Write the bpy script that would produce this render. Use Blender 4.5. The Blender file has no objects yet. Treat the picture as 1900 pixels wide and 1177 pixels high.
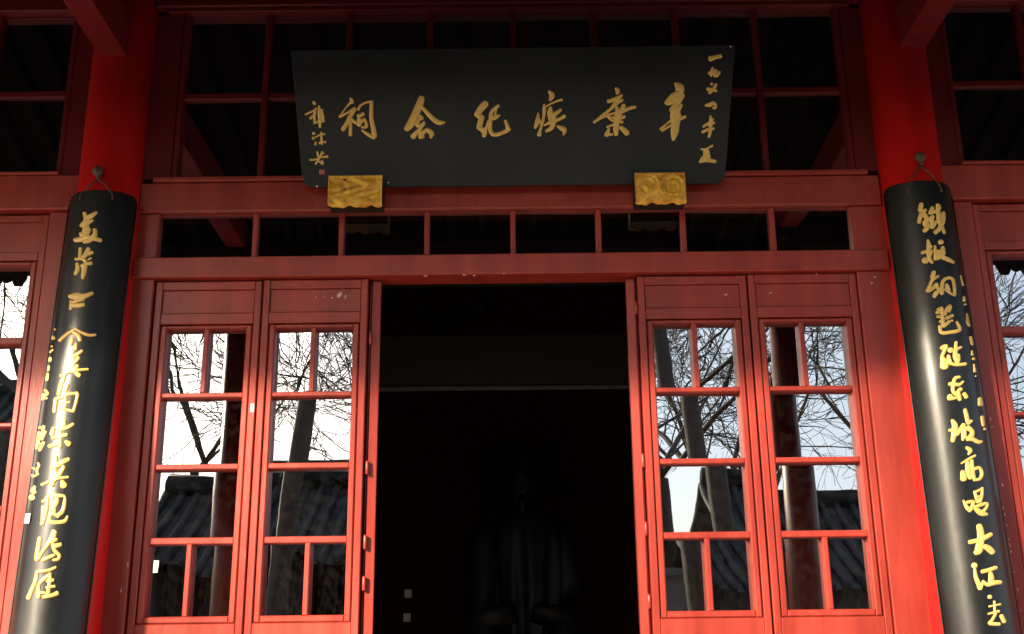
import bpy, math, random
import numpy as np
from mathutils import Vector, Matrix
R = math.radians
scene = bpy.context.scene
col = scene.collection

# ---------------------------------------------------------------- camera, light, exposure
F = 2127.0; TH = R(17.5); RO = R(.65); CAM = Vector((0, -5.7, 1.6))
fw = Vector((0, math.cos(TH), math.sin(TH))); rt0 = Vector((1, 0, 0)); up0 = rt0.cross(fw)
rt = rt0*math.cos(RO) - up0*math.sin(RO); up = up0*math.cos(RO) + rt0*math.sin(RO)
cd = bpy.data.cameras.new('camera'); cam = bpy.data.objects.new('camera', cd); col.objects.link(cam)
cd.sensor_width = 36; cd.lens = F/1900*36; cd.clip_start = .05; cd.clip_end = 2000
m = Matrix((rt, up, -fw)).transposed().to_4x4(); m.translation = CAM; cam.matrix_world = m
scene.camera = cam

SUN_AZ = 40; SUN_EL = 22.5        # degrees: to the left of the facade's normal, above the horizon
sd = Vector((-math.sin(R(SUN_AZ))*math.cos(R(SUN_EL)), -math.cos(R(SUN_AZ))*math.cos(R(SUN_EL)), math.sin(R(SUN_EL))))
w = bpy.data.worlds.new('World'); scene.world = w; w.use_nodes = True
nt = w.node_tree; bg = nt.nodes['Background']; sk = nt.nodes.new('ShaderNodeTexSky')
sk.sky_type = 'NISHITA'; sk.sun_disc = False; sk.sun_elevation = R(SUN_EL); sk.sun_rotation = R(180+SUN_AZ)
sk.dust_density = 3.0; sk.air_density = 1.0
hz = nt.nodes.new('ShaderNodeMix'); hz.data_type = 'RGBA'; hz.blend_type = 'ADD'; hz.inputs[0].default_value = 1     # even white winter haze over the sky
nt.links.new(sk.outputs[0], hz.inputs[6]); hz.inputs[7].default_value = (1.9, 2.0, 2.15, 1)
nt.links.new(hz.outputs[2], bg.inputs[0]); bg.inputs[1].default_value = .09
ld = bpy.data.lights.new('sun', 'SUN'); ld.energy = 5.0; ld.angle = R(2.5); ld.color = (1, .84, .62)
sun = bpy.data.objects.new('sun', ld); col.objects.link(sun)
sun.rotation_euler = sd.to_track_quat('Z', 'Y').to_euler(); sun.location = sd*30
scene.view_settings.view_transform = 'Standard'; scene.view_settings.look = 'None'
scene.view_settings.gamma = 1; scene.view_settings.exposure = 1.65
scene.cycles.max_bounces = 8; scene.cycles.transparent_max_bounces = 12

def ray(px, py): return fw + rt*((px-950)/F) - up*((py-588.5)/F)
def at(px, py, Y=0.0):
    d = ray(px, py); return CAM + d*((Y-CAM.y)/d.y)

# ---------------------------------------------------------------- materials
def mat(name, color, rough=.5, metal=0, spec=.5, var=.12, scale=6, bump=.15, bscale=40, stretch=(1, 1, 1), second=None, chips=None):
    M = bpy.data.materials.new(name); M.use_nodes = True; n = M.node_tree.nodes; l = M.node_tree.links
    p = n['Principled BSDF']; p.inputs['Roughness'].default_value = rough; p.inputs['Metallic'].default_value = metal
    p.inputs['Specular IOR Level'].default_value = spec
    tc = n.new('ShaderNodeTexCoord'); mp = n.new('ShaderNodeMapping'); mp.inputs['Scale'].default_value = stretch
    l.new(tc.outputs['Object'], mp.inputs[0])
    no = n.new('ShaderNodeTexNoise'); no.inputs['Scale'].default_value = scale; no.inputs['Detail'].default_value = 6; no.inputs['Roughness'].default_value = .6
    l.new(mp.outputs[0], no.inputs['Vector'])
    cr = n.new('ShaderNodeValToRGB'); e = cr.color_ramp.elements
    a = [max(0, c*(1-var)) for c in color]; b = [min(1, c*(1+var)) for c in (second or color)]
    e[0].position = .32; e[0].color = (*a, 1); e[1].position = .68; e[1].color = (*b, 1)
    l.new(no.outputs['Fac'], cr.inputs[0]); out = cr.outputs[0]
    if chips:
        v = n.new('ShaderNodeTexNoise'); v.inputs['Scale'].default_value = chips[0]; v.inputs['Detail'].default_value = 8; v.inputs['Roughness'].default_value = .7
        l.new(mp.outputs[0], v.inputs['Vector'])
        r2 = n.new('ShaderNodeValToRGB'); r2.color_ramp.elements[0].position = chips[1]; r2.color_ramp.elements[1].position = chips[1]+.012
        l.new(v.outputs['Fac'], r2.inputs[0]); mx = n.new('ShaderNodeMix'); mx.data_type = 'RGBA'
        l.new(r2.outputs[0], mx.inputs[0]); l.new(out, mx.inputs[6]); mx.inputs[7].default_value = (*chips[2], 1); out = mx.outputs[2]
    l.new(out, p.inputs['Base Color'])
    mr = n.new('ShaderNodeMapRange'); mr.inputs['To Min'].default_value = rough*.8; mr.inputs['To Max'].default_value = min(1, rough*1.25)
    l.new(no.outputs['Fac'], mr.inputs[0]); l.new(mr.outputs[0], p.inputs['Roughness'])
    if bump:
        nb = n.new('ShaderNodeTexNoise'); nb.inputs['Scale'].default_value = bscale; nb.inputs['Detail'].default_value = 5
        l.new(mp.outputs[0], nb.inputs['Vector'])
        bp = n.new('ShaderNodeBump'); bp.inputs['Strength'].default_value = bump; bp.inputs['Distance'].default_value = .004
        l.new(nb.outputs['Fac'], bp.inputs['Height']); l.new(bp.outputs[0], p.inputs['Normal'])
    return M

M = {}
M['paint'] = mat('red_paint', (.31, .032, .021), .36, var=.17, scale=3.0, bump=.2, bscale=26, stretch=(3, 3, .45), second=(.345, .042, .027), chips=(9, .735, (.22, .034, .026)))
M['column'] = mat('column_lacquer', (.66, .012, .010), .34, var=.14, scale=3.5, bump=.25, bscale=18, stretch=(2, 2, .5))
M['paint_shaded'] = mat('red_paint_shaded', (.135, .010, .012), .45, spec=.25, var=.16, scale=2.2, bump=.3, bscale=20, stretch=(.5, 3, 2))  # woodwork red with the eave's shade darkened into the colour, for upper timber
M['lacquer'] = mat('black_lacquer', (.006, .007, .007), .34, spec=.55, var=.5, scale=7, bump=.22, bscale=14, stretch=(2, 2, .6))
M['plaque'] = mat('plaque_lacquer', (.018, .021, .022), .36, var=.2, scale=3, bump=.06, bscale=14)
M['gold'] = mat('gold_leaf', (1.0, .62, .17), .32, metal=0, spec=.7, var=.14, scale=30, bump=.3, bscale=120)
M['carved'] = mat('carved_gilt', (.9, .33, .03), .42, metal=0, var=.35, scale=22, bump=.6, bscale=60, second=(1.0, .47, .05))
M['pink'] = mat('seal_paint', (.80, .38, .28), .5, var=.1, scale=20)
M['sealred'] = mat('seal_red', (.45, .06, .04), .5, var=.1, scale=20)
M['white'] = mat('white_label', (.82, .82, .80), .6, var=.04)
M['chip'] = mat('bare_wood', (.72, .50, .38), .7, var=.25, scale=60)
M['iron'] = mat('rusty_iron', (.11, .07, .05), .6, metal=.3, var=.4, scale=40)
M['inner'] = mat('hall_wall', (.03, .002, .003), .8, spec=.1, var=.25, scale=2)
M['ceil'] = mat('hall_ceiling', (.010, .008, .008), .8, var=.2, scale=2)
M['eavecol'] = mat('column_lacquer_shaded', (.10, .012, .010), .4, var=.2, scale=3)  # column red darkened to stand for the shaded backs of the veranda columns
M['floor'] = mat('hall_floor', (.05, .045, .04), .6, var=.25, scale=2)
M['stone'] = mat('paving_stone', (.26, .235, .20), .75, var=.18, scale=1.2, bump=.3, bscale=30)
M['step'] = mat('platform_stone', (.34, .31, .27), .7, var=.15, scale=3, bump=.3, bscale=30)
M['tile'] = mat('grey_roof_tile', (.018, .020, .021), .7, spec=.25, var=.35, scale=4, bump=.4, bscale=30, second=(.040, .043, .044))
M['wall'] = mat('grey_brick_wall', (.07, .07, .066), .8, var=.2, scale=4, bump=.4, bscale=30)
M['lime'] = mat('lime_wall', (.25, .25, .24), .8, var=.1, scale=2)
M['dark'] = mat('dark_timber', (.03, .017, .014), .7, spec=.2, var=.3, scale=4)
M['bark'] = mat('bark', (.055, .045, .038), .85, var=.3, scale=8, bump=.6, bscale=30)
M['bronze'] = mat('statue_bronze', (.007, .0078, .008), .55, spec=.4, metal=.3, var=.3, scale=6, bump=.3, bscale=25)
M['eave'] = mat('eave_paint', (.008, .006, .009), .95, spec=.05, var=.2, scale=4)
M['switch'] = mat('plastic_plate', (.75, .66, .60), .4, var=.05)
M['lamp'] = mat('lamp_metal', (.75, .75, .75), .15, metal=.9, var=.05)
M['grass'] = mat('shrub', (.05, .08, .03), .8, var=.3, scale=6)

def glass():
    g = bpy.data.materials.new('window_glass'); g.use_nodes = True; n = g.node_tree.nodes; l = g.node_tree.links
    n.remove(n['Principled BSDF']); o = n['Material Output']
    tr = n.new('ShaderNodeBsdfTransparent'); tr.inputs[0].default_value = (.55, .56, .55, 1)
    gl = n.new('ShaderNodeBsdfGlossy'); gl.inputs['Roughness'].default_value = .0; gl.inputs[0].default_value = (1, 1, 1, 1)
    fr = n.new('ShaderNodeFresnel'); fr.inputs[0].default_value = 1.52
    ma = n.new('ShaderNodeMath'); ma.operation = 'MULTIPLY_ADD'; ma.inputs[1].default_value = 1.0; ma.inputs[2].default_value = GLASS_ADD; ma.use_clamp = True
    l.new(fr.outputs[0], ma.inputs[0])
    mx = n.new('ShaderNodeMixShader'); l.new(ma.outputs[0], mx.inputs[0]); l.new(tr.outputs[0], mx.inputs[1]); l.new(gl.outputs[0], mx.inputs[2])
    df = n.new('ShaderNodeBsdfDiffuse'); df.inputs[0].default_value = (.5, .5, .48, 1); dm_ = n.new('ShaderNodeMixShader')
    dn = n.new('ShaderNodeTexNoise'); dn.inputs['Scale'].default_value = 9; dn.inputs['Detail'].default_value = 8
    dr = n.new('ShaderNodeMapRange'); dr.inputs['From Min'].default_value = .42; dr.inputs['From Max'].default_value = .8; dr.inputs['To Max'].default_value = .012
    l.new(dn.outputs['Fac'], dr.inputs[0]); l.new(dr.outputs[0], dm_.inputs[0]); l.new(mx.outputs[0], dm_.inputs[1]); l.new(df.outputs[0], dm_.inputs[2])
    l.new(dm_.outputs[0], o.inputs[0])
    tc = n.new('ShaderNodeTexCoord'); oi = n.new('ShaderNodeObjectInfo')
    ad = n.new('ShaderNodeVectorMath'); ad.operation = 'MULTIPLY_ADD'; l.new(tc.outputs['Object'], ad.inputs[0])
    ad.inputs[1].default_value = (1, 1, 1); cb = n.new('ShaderNodeCombineXYZ'); mm = n.new('ShaderNodeMath'); mm.operation = 'MULTIPLY'; mm.inputs[1].default_value = 31
    l.new(oi.outputs['Random'], mm.inputs[0]); l.new(mm.outputs[0], cb.inputs[2]); l.new(cb.outputs[0], ad.inputs[2])
    nz = n.new('ShaderNodeTexNoise'); nz.inputs['Scale'].default_value = 1.7; nz.inputs['Detail'].default_value = 1.5
    l.new(ad.outputs[0], nz.inputs['Vector'])
    bp = n.new('ShaderNodeBump'); bp.inputs['Strength'].default_value = 1; bp.inputs['Distance'].default_value = .00016
    l.new(nz.outputs['Fac'], bp.inputs['Height']); l.new(bp.outputs[0], gl.inputs['Normal'])
    return g
GLASS_ADD = .42
M['glass'] = glass()

# ---------------------------------------------------------------- mesh helpers
class MB:
    def __init__(s): s.v = []; s.f = []
    def add(s, vs, fs):
        b = len(s.v); s.v += [tuple(v) for v in vs]; s.f += [tuple(i+b for i in f) for f in fs]; return s
    def box(s, x0, x1, y0, y1, z0, z1, bev=.004, fr=None):
        """box whose front is y0 (towards the courtyard), front edges chamfered"""
        b = min(bev, (x1-x0)*.3, (z1-z0)*.3, abs(y1-y0)*.5)
        P = [(x0+b, y0, z0+b), (x1-b, y0, z0+b), (x1-b, y0, z1-b), (x0+b, y0, z1-b),
             (x0, y0+b, z0), (x1, y0+b, z0), (x1, y0+b, z1), (x0, y0+b, z1),
             (x0, y1, z0), (x1, y1, z0), (x1, y1, z1), (x0, y1, z1)]
        if fr: P = [fr @ Vector(p) for p in P]
        return s.add(P, [(0, 1, 2, 3), (0, 4, 5, 1), (1, 5, 6, 2), (2, 6, 7, 3), (3, 7, 4, 0),
                         (4, 8, 9, 5), (5, 9, 10, 6), (6, 10, 11, 7), (7, 11, 8, 4), (8, 11, 10, 9)])
    def tube(s, pts, rad, n=8, cap=True):
        rings = []; k = len(pts); pts = [Vector(p) for p in pts]
        for i, p in enumerate(pts):
            d = (pts[min(i+1, k-1)] - pts[max(i-1, 0)]).normalized()
            a = Vector((0, 0, 1)) if abs(d.z) < .9 else Vector((1, 0, 0))
            e1 = d.cross(a).normalized(); e2 = d.cross(e1)
            r = rad[i] if isinstance(rad, (list, tuple)) else rad
            rings.append([p + e1*(r*math.cos(2*math.pi*j/n)) + e2*(r*math.sin(2*math.pi*j/n)) for j in range(n)])
        vs = [v for r in rings for v in r]; fs = []
        for i in range(k-1):
            for j in range(n): fs.append((i*n+j, i*n+(j+1) % n, (i+1)*n+(j+1) % n, (i+1)*n+j))
        if cap: fs.append(tuple(range(n))[::-1]); fs.append(tuple((k-1)*n+j for j in range(n)))
        return s.add(vs, fs)
    def mesh(s, name, smooth=False):
        me = bpy.data.meshes.new(name); me.from_pydata(s.v, [], s.f); me.update()
        if smooth: me.polygons.foreach_set('use_smooth', [True]*len(me.polygons))
        return me
    def build(s, name, m, parent=None, smooth=False, **kw):
        return link(name, s.mesh(name, smooth), m, parent, **kw)
def link(name, me, m, parent=None, loc=None, rot=None, **kw):
    if m is not None and not len(me.materials): me.materials.append(m)
    o = bpy.data.objects.new(name, me); col.objects.link(o)
    if loc is not None: o.location = loc
    if rot is not None: o.rotation_euler = rot
    if parent is not None:
        o.parent = parent; o.matrix_parent_inverse = world_of(parent).inverted()
    for k, v in kw.items(): o[k] = v
    return o
def world_of(o):
    m = Matrix.LocRotScale(o.location, o.rotation_euler, o.scale)
    return world_of(o.parent) @ o.matrix_parent_inverse @ m if o.parent else m
def thing(name, loc, label, cat, group=None):
    o = bpy.data.objects.new(name, None); col.objects.link(o); o.location = loc; o.empty_display_size = .2
    o['label'] = label; o['category'] = cat
    if group: o['group'] = group
    return o
rnd = random.Random(7)

# ---------------------------------------------------------------- ground, platform
def plane(name, x0, x1, y0, y1, z, m):
    o = MB().add([(x0, y0, z), (x1, y0, z), (x1, y1, z), (x0, y1, z)], [(0, 1, 2, 3)]).build(name, m); o['kind'] = 'structure'; return o
plane('courtyard_ground', -400, 400, -400, 400, 0, M['stone'])
FL = .45
pf = MB().box(-9, 9, -3.3, 6.0, .002, FL, .02)
for i, (y, z) in enumerate(((-3.62, .30), (-3.94, .15))): pf.box(-2.6, 2.6, y, y+.32+.001, .002, z, .01)
o = pf.build('hall_platform', M['step']); o['kind'] = 'structure'

# ---------------------------------------------------------------- the hall
hall = thing('memorial_hall', (0, 0, FL), 'red timber memorial hall front with glazed doors and an open doorway', 'building')
P = M['paint']; B = M['paint_shaded']
def part(name, m, *boxes, parent=None, bev=.004, **kw):
    mb = MB()
    for b in boxes: mb.box(*b, bev=bev)
    return mb.build(name, m, parent or hall, **kw)

CX = 2.163; CR = .165; ZT = 5.75
COLX = [-9.0+.0, -5.75, -CX, CX, 5.75]
for x in (-5.75, -CX, CX, 5.75):
    MB().tube([(x, 0, FL), (x, 0, FL+.02), (x, 0, 3), (x, 0, ZT)], [CR+.01, CR+.008, CR+.003, CR], 48).build('column', M['column'], hall, True)
    MB().tube([(x, -2.75, FL), (x, -2.75, 4.80)], [.125, .118], 40).build('column', M['eavecol'], hall, True)
    s = -1 if x < 0 else 1
    x0 = x - .073 if x < 0 else x-.028
    if abs(x) > 3: x0 = x-.07
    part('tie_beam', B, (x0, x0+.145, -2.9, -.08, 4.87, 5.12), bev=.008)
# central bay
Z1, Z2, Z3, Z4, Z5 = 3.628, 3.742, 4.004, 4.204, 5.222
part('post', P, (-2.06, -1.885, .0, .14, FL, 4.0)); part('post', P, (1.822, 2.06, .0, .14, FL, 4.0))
part('post', B, (-2.06, -1.845, .0, .14, 4.204, 5.222)); part('post', B, (1.878, 2.06, .0, .14, 4.204, 5.222))  # upper post pieces: under-eave shade painted in by the darker red
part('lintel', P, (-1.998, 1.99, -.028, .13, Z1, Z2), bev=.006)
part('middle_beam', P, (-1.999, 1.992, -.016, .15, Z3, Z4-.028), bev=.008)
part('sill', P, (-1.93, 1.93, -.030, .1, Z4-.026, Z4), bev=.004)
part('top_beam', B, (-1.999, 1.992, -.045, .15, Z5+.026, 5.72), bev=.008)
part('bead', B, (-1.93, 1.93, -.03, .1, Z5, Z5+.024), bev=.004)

pane_me = MB().add([(-.5, 0, -.5), (.5, 0, -.5), (.5, 0, .5), (-.5, 0, .5)], [(0, 1, 2, 3)]).mesh('glass_pane'); pane_me.materials.append(M['glass'])
def pane(x0, x1, y, z0, z1, parent, tilt=(0, 0), fr=None):
    o = bpy.data.objects.new('glass_pane', pane_me); col.objects.link(o); o.parent = parent
    c = Vector(((x0+x1)/2, y, (z0+z1)/2)); mm = Matrix.Translation(c) @ Matrix.Rotation(R(tilt[0]), 4, 'X') @ Matrix.Rotation(R(tilt[1]), 4, 'Z')
    mm = mm @ Matrix.Diagonal((x1-x0+.012, 1, z1-z0+.012, 1))
    if fr: mm = fr @ mm
    o.matrix_parent_inverse = world_of(parent).inverted(); loc, q, sc = mm.decompose()
    o.location = loc; o.rotation_euler = q.to_euler(); o.scale = sc
    return o
def window(name, x0, x1, z0, z1, mull, munt, m, yf=.004, casing=.028, mw=.026, yg=.036, label=None):
    """fixed window: casing, mullions, one pane per light"""
    W = MB().box(x0-casing, x0, yf-.003, .11, z0-.0, z1, .004).build(name, m, hall)
    MB().box(x1, x1+casing, yf-.003, .11, z0, z1, .004).build('jamb', m, W)
    bead = MB()
    for a, b in ((x0, x0+.006), (x1-.006, x1)): bead.box(a, b, .026, .1, z0, z1, .003)
    bead.box(x0, x1, .028, .1, z1-.005, z1, .002); bead.box(x0, x1, .028, .1, z0, z0+.006, .003)
    bead.build('glazing_bead', m, W)
    for x in mull:
        j = rnd.uniform(-.002, .002)
        MB().box(x-mw/2+j, x+mw/2+j, yf+.006, .1, z0, z1, .004).build('mullion', m, W)
    xs = [x0]+list(mull)+[x1]; zs = [z0]+[z for z in munt]+[z1]
    for z in munt:
        for a, b in zip(xs[:-1], xs[1:]):
            h = .019
            MB().box(a+(mw/2 if a != x0 else 0), b-(mw/2 if b != x1 else 0), yf+.012, .09, z-h, z+h, .004).build('glazing_bar', m, W)
    for a, b in zip(xs[:-1], xs[1:]):
        for c, d in zip(zs[:-1], zs[1:]):
            pane(a, b, yg, c, d, W, (rnd.gauss(0, .5), rnd.gauss(0, .6)))
    return W
window('transom_window', -1.893, 1.850, Z2+.002, Z3, (-1.369, -.906, -.451, .012, .469, .923, 1.403), (), P, mw=.028)
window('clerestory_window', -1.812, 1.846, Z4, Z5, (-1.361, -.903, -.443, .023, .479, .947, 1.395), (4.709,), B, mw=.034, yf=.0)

def leaf(x0, x1, ztop, rows, frame=None, jit=.55, th=.075, y0=.022, tilts=None, panel=None, zt=0, mullw=.026, st=.072):
    """door leaf: stiles, rails, raised panels, sash with panes. rows: (z1, z0, mullion fraction or None)"""
    fr = frame; zb = FL+.03
    g = .0025; x0 += g; x1 -= g
    def mk(name, parent, *bx, bev=.004, m=P):
        mb = MB()
        for b in bx: mb.box(*b, bev=bev, fr=fr)
        return mb.build(name, m, parent)
    ra, rb = rows[0][0], rows[-1][1]
    pz1, pz0 = panel
    D = y0+th; so = st*.50
    L = mk('door_leaf', hall, (x0, x0+so, y0, D, zb, ztop), (x1-so, x1, y0, D, zb, ztop),
           (x0+so, x1-so, y0+.001, D, pz1, ztop), (x0+so, x1-so, y0+.001, D, ra+.024, pz0), (x0+so, x1-so, y0+.001, D, rb-.135, rb-.035))
    # sash ring inside the leaf, a thin shadow gap all round
    e = .005; a, b = x0+so+e, x1-so-e
    mk('sash', L, (a, x0+st, y0+.006, D-.004, rb-.033, ra+.018), (x1-st, b, y0+.006, D-.004, rb-.033, ra+.018),
       (x0+st, x1-st, y0+.007, D-.004, ra, ra+.018), (x0+st, x1-st, y0+.007, D-.004, rb-.033, rb), bev=.006)
    mk('gap_filler', L, (x0+so-.001, x1-so+.001, D-.012, D-.002, rb-.036, rb-.034), bev=0)
    # top panel, lower panels
    mk('panel', L, (x0+so+.0015, x1-so-.0015, y0+.013, D-.006, pz0+.0015, pz1-.0015), bev=.003)
    zl = rb-.135
    mk('panel', L, (x0+so+.004, x1-so-.004, y0+.010, D-.006, zl-.60, zl-.004), bev=.006)
    mk('rail', L, (x0+so, x1-so, y0+.001, D, zb, zl-.604))
    for i, (z1, z0, mf) in enumerate(rows):
        if i: mk('glazing_bar', L, (x0+st, x1-st, y0+.012, D-.006, z1, rows[i-1][1]))
        xs = [x0+st, x1-st]
        if mf:
            xm = x0+st+(x1-x0-2*st)*mf
            mk('glazing_bar', L, (xm-mullw/2, xm+mullw/2, y0+.012, D-.006, z0, z1)); xs = [x0+st, xm-mullw/2, xm+mullw/2, x1-st]
        for k in range(0, len(xs), 2):
            t = tilts.get((i, k//2), None) if tilts else None
            if t is None: t = (rnd.gauss(0, jit*.8), zt+rnd.gauss(0, jit))
            pane(xs[k], xs[k+1], D-.015, z0, z1, L, t, fr)
    return L
rowsC = [(3.362, 3.018, .5), (2.994, 2.649, None), (2.622, 2.282, None), (2.250, 1.903, .42)]
def rowsm(a, b): return [(r[0], r[1], (a if i == 0 else b) if r[2] else None) for i, r in enumerate(rowsC)]
pc = (3.575, 3.445)
leaves = []
leaves.append(leaf(-1.880, -1.316, 3.622, rowsm(.50, .48), panel=pc, zt=-.25, jit=.14))
leaves.append(leaf(-1.312, -.755, 3.624, rowsm(.49, .53), panel=pc, y0=.018, zt=-1.6))
leaves.append(leaf(.662, 1.241, 3.622, rowsm(.50, .50), panel=pc, y0=.020, zt=1.6))
leaves.append(leaf(1.245, 1.820, 3.626, rowsm(.45, .50), panel=pc, y0=.016, zt=.4))
# the two middle leaves stand open, swung into the hall
fl = Matrix.Translation((-.735, .045, 0)) @ Matrix.Rotation(R(90), 4, 'Z')
leaves.append(leaf(0, .70, 3.622, rowsm(.5, .5), panel=pc, frame=Matrix.Translation((-.690, .05, 0)) @ Matrix.Rotation(R(97), 4, 'Z'), y0=0, th=.046))
leaves.append(leaf(0, .70, 3.622, rowsm(.5, .5), panel=pc, frame=Matrix.Translation((.651, .05, 0)) @ Matrix.Rotation(R(84.5), 4, 'Z'), y0=0, th=.046))
for x, zs in ((-.738, (2.62, 2.25, 2.05, 3.3)), (.652, (2.64, 2.30, 1.95, 3.45))):
    for z in zs:
        MB().tube([(x, .03, z-.035), (x, .03, z-.03), (x, .03, z+.03), (x, .03, z+.035)], [.005, .009, .009, .005], 10).build('hinge', P, leaves[4 if x < 0 else 5], True)
# jamb strips beside the opening
part('door_jamb', P, (-.754, -.742, .075, .13, FL, 3.627)); part('door_jamb', P, (.650, .661, .075, .13, FL, 3.627))

# side bays
for s in (-1, 1):
    def X(a, b): return (s*a, s*b) if s > 0 else (-b, -a)
    xa, xb = X(2.3, 2.478); part('post', P, (xa, xb, .003, .14, FL, 4.02))
    xa, xb = X(2.3, 2.462); part('post', B, (xa, xb, .002, .14, 4.222, 5.236))  # upper piece again in the red that carries the eave shade
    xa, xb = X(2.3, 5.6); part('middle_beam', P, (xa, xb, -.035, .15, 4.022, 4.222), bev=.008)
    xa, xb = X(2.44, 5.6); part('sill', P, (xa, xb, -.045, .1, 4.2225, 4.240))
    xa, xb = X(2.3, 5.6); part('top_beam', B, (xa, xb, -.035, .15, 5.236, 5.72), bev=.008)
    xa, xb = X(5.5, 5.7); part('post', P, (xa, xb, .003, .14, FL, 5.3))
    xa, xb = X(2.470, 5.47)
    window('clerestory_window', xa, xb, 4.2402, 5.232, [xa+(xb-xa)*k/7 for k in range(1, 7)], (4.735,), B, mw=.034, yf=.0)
    rs = [(3.728, 3.328, None), (3.290, 2.872, None), (2.852, 2.45, None), (2.42, 2.02, .5)]
    for k in range(5):
        xa, xb = X(2.484+k*.603, 2.484+k*.603+.600)
        leaves.append(leaf(xa, xb, 4.012, rs, panel=(3.975, 3.80), tilts={(0, 0): (.0, .0), (1, 0): (-.3, s*.5)} if k == 0 else None))

# eave: boarding, rafters, front beam, drip tiles
ey0, ez0, ey1, ez1 = .12, 5.78, -3.25, 4.83
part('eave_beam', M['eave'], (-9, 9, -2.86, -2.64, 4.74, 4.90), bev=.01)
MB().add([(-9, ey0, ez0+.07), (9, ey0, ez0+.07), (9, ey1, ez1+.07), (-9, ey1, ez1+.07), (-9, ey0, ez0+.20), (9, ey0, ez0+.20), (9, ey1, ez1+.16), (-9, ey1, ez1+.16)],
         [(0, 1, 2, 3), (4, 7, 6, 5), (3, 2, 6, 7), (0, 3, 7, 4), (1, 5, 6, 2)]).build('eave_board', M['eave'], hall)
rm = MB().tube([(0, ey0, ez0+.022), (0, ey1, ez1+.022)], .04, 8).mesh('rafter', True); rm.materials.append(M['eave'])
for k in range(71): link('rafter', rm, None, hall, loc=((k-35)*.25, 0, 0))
MB().add([(-9, .1, 5.95), (9, .1, 5.95), (9, -3.30, 5.02), (-9, -3.30, 5.02), (-9, 3.2, 7.4), (9, 3.2, 7.4), (9, 6.2, 5.9), (-9, 6.2, 5.9)],
         [(0, 1, 2, 3), (0, 4, 5, 1), (4, 7, 6, 5)]).build('roof', M['tile'], hall)
# drip tiles: one scalloped tongue per tile row
dv = []; n = 12
for y in (0, .015):
    for i in range(n+1):
        t = i/n; dv.append((-.068+.136*t, y, -.075*min(1, 1.9*(1-abs(2*t-1)))**.8)); 
    for i in range(n+1): dv.append((-.068+.136*i/n, y, .06))
N = n+1
df = [(i, i+1, N+i+1, N+i) for i in range(n)] + [(2*N+i, 3*N+i, 3*N+i+1, 2*N+i+1) for i in range(n)] + [(i, 2*N+i, 2*N+i+1, i+1) for i in range(n)]
dm = MB().add(dv, df).mesh('drip_tile'); dm.materials.append(M['tile'])
for k in range(95): link('drip_tile', dm, None, hall, loc=((k-47)*.19, -3.31, 4.89+rnd.uniform(-.004, .004)))
# hall interior
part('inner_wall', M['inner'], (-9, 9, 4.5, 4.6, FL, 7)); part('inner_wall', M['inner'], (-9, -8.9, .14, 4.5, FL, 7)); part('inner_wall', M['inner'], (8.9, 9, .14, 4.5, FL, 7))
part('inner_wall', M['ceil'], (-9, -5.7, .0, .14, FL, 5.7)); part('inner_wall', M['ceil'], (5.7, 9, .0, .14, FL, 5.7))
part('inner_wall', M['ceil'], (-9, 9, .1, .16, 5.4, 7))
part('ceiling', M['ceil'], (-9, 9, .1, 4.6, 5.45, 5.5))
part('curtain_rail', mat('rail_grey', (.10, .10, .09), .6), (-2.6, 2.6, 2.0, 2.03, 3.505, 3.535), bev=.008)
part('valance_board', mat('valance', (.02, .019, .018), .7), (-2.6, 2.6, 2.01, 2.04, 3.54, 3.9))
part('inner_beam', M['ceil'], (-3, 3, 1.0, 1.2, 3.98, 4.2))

# paint chips and a paper label on the woodwork
def chip(px, py, w_, h_, parent, Y, m='chip', name='paint_chip', ang=0, ragged=True):
    c = at(px, py, Y); k = 1/370.; n_ = 9 if ragged else 4; vs = []
    for i in range(n_):
        a = 2*math.pi*(i+.5)/n_; r = (1 if ragged else 1.41)*(rnd.uniform(.6, 1.1) if ragged else 1)
        x, z = r*math.cos(a)*w_/2*k, r*math.sin(a)*h_/2*k
        vs.append((c.x + x*math.cos(ang)-z*math.sin(ang), Y-.0006, c.z + x*math.sin(ang)+z*math.cos(ang)))
    MB().add(vs, [tuple(range(n_))[::-1]]).build(name, M[m], parent)
L1, L2, L3, L4 = leaves[:4]
PY = .018+.009
for a in ((630, 548, 9, 15, .5), (641, 551, 4, 14, .3), (602, 550, 3, 4, 0), (616, 553, 5, 4, 0), (586, 552, 2, 9, .2)): chip(a[0], a[1], a[2], a[3], L2, PY, ang=-a[4])
chip(1347, 547, 8, 5, L3, .020+.009); chip(1429, 544, 11, 2.5, L4, .016+.009, ang=.15); chip(1515, 508, 3.5, 6, L4, .016)
chip(1617, 526, 5, 7, hall, 0.0); chip(1623, 514, 7, 4, hall, 0.0)
chip(468, 757, 7, 16, L1, .022, 'white', 'paper_label', ragged=False)
for x, y in ((1861, 942), (1864, 955), (1872, 1001), (1874, 1012), (1876, 1024), (1882, 1062), (1888, 1094), (1895, 1132), (1860, 900), (1838, 778), (1841, 792), (1868, 975)):
    chip(x, y, rnd.uniform(2, 4), rnd.uniform(4, 9), hall, .003, ang=rnd.uniform(-.3, .3))
for x, y, w_, h_ in ((237, 1048, 4, 10), (225, 1096, 3, 8), (267, 512, 14, 16), (262, 505, 8, 6)): chip(x, y, w_, h_, hall, 0.0, 'paint' if y < 600 else 'chip')
for x, y in ((862, 512), (880, 513), (935, 510), (790, 514)): chip(x, y-1.5, rnd.uniform(5, 12), 3, hall, -.028)
for x, y, L in ((470, 650, L1), (474, 700, L1), (478, 640, L1), (455, 1030, L1), (700, 1, L1)):
    if x < 600: chip(x, y, 2, rnd.uniform(12, 26), L, .022, 'sealred')

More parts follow.
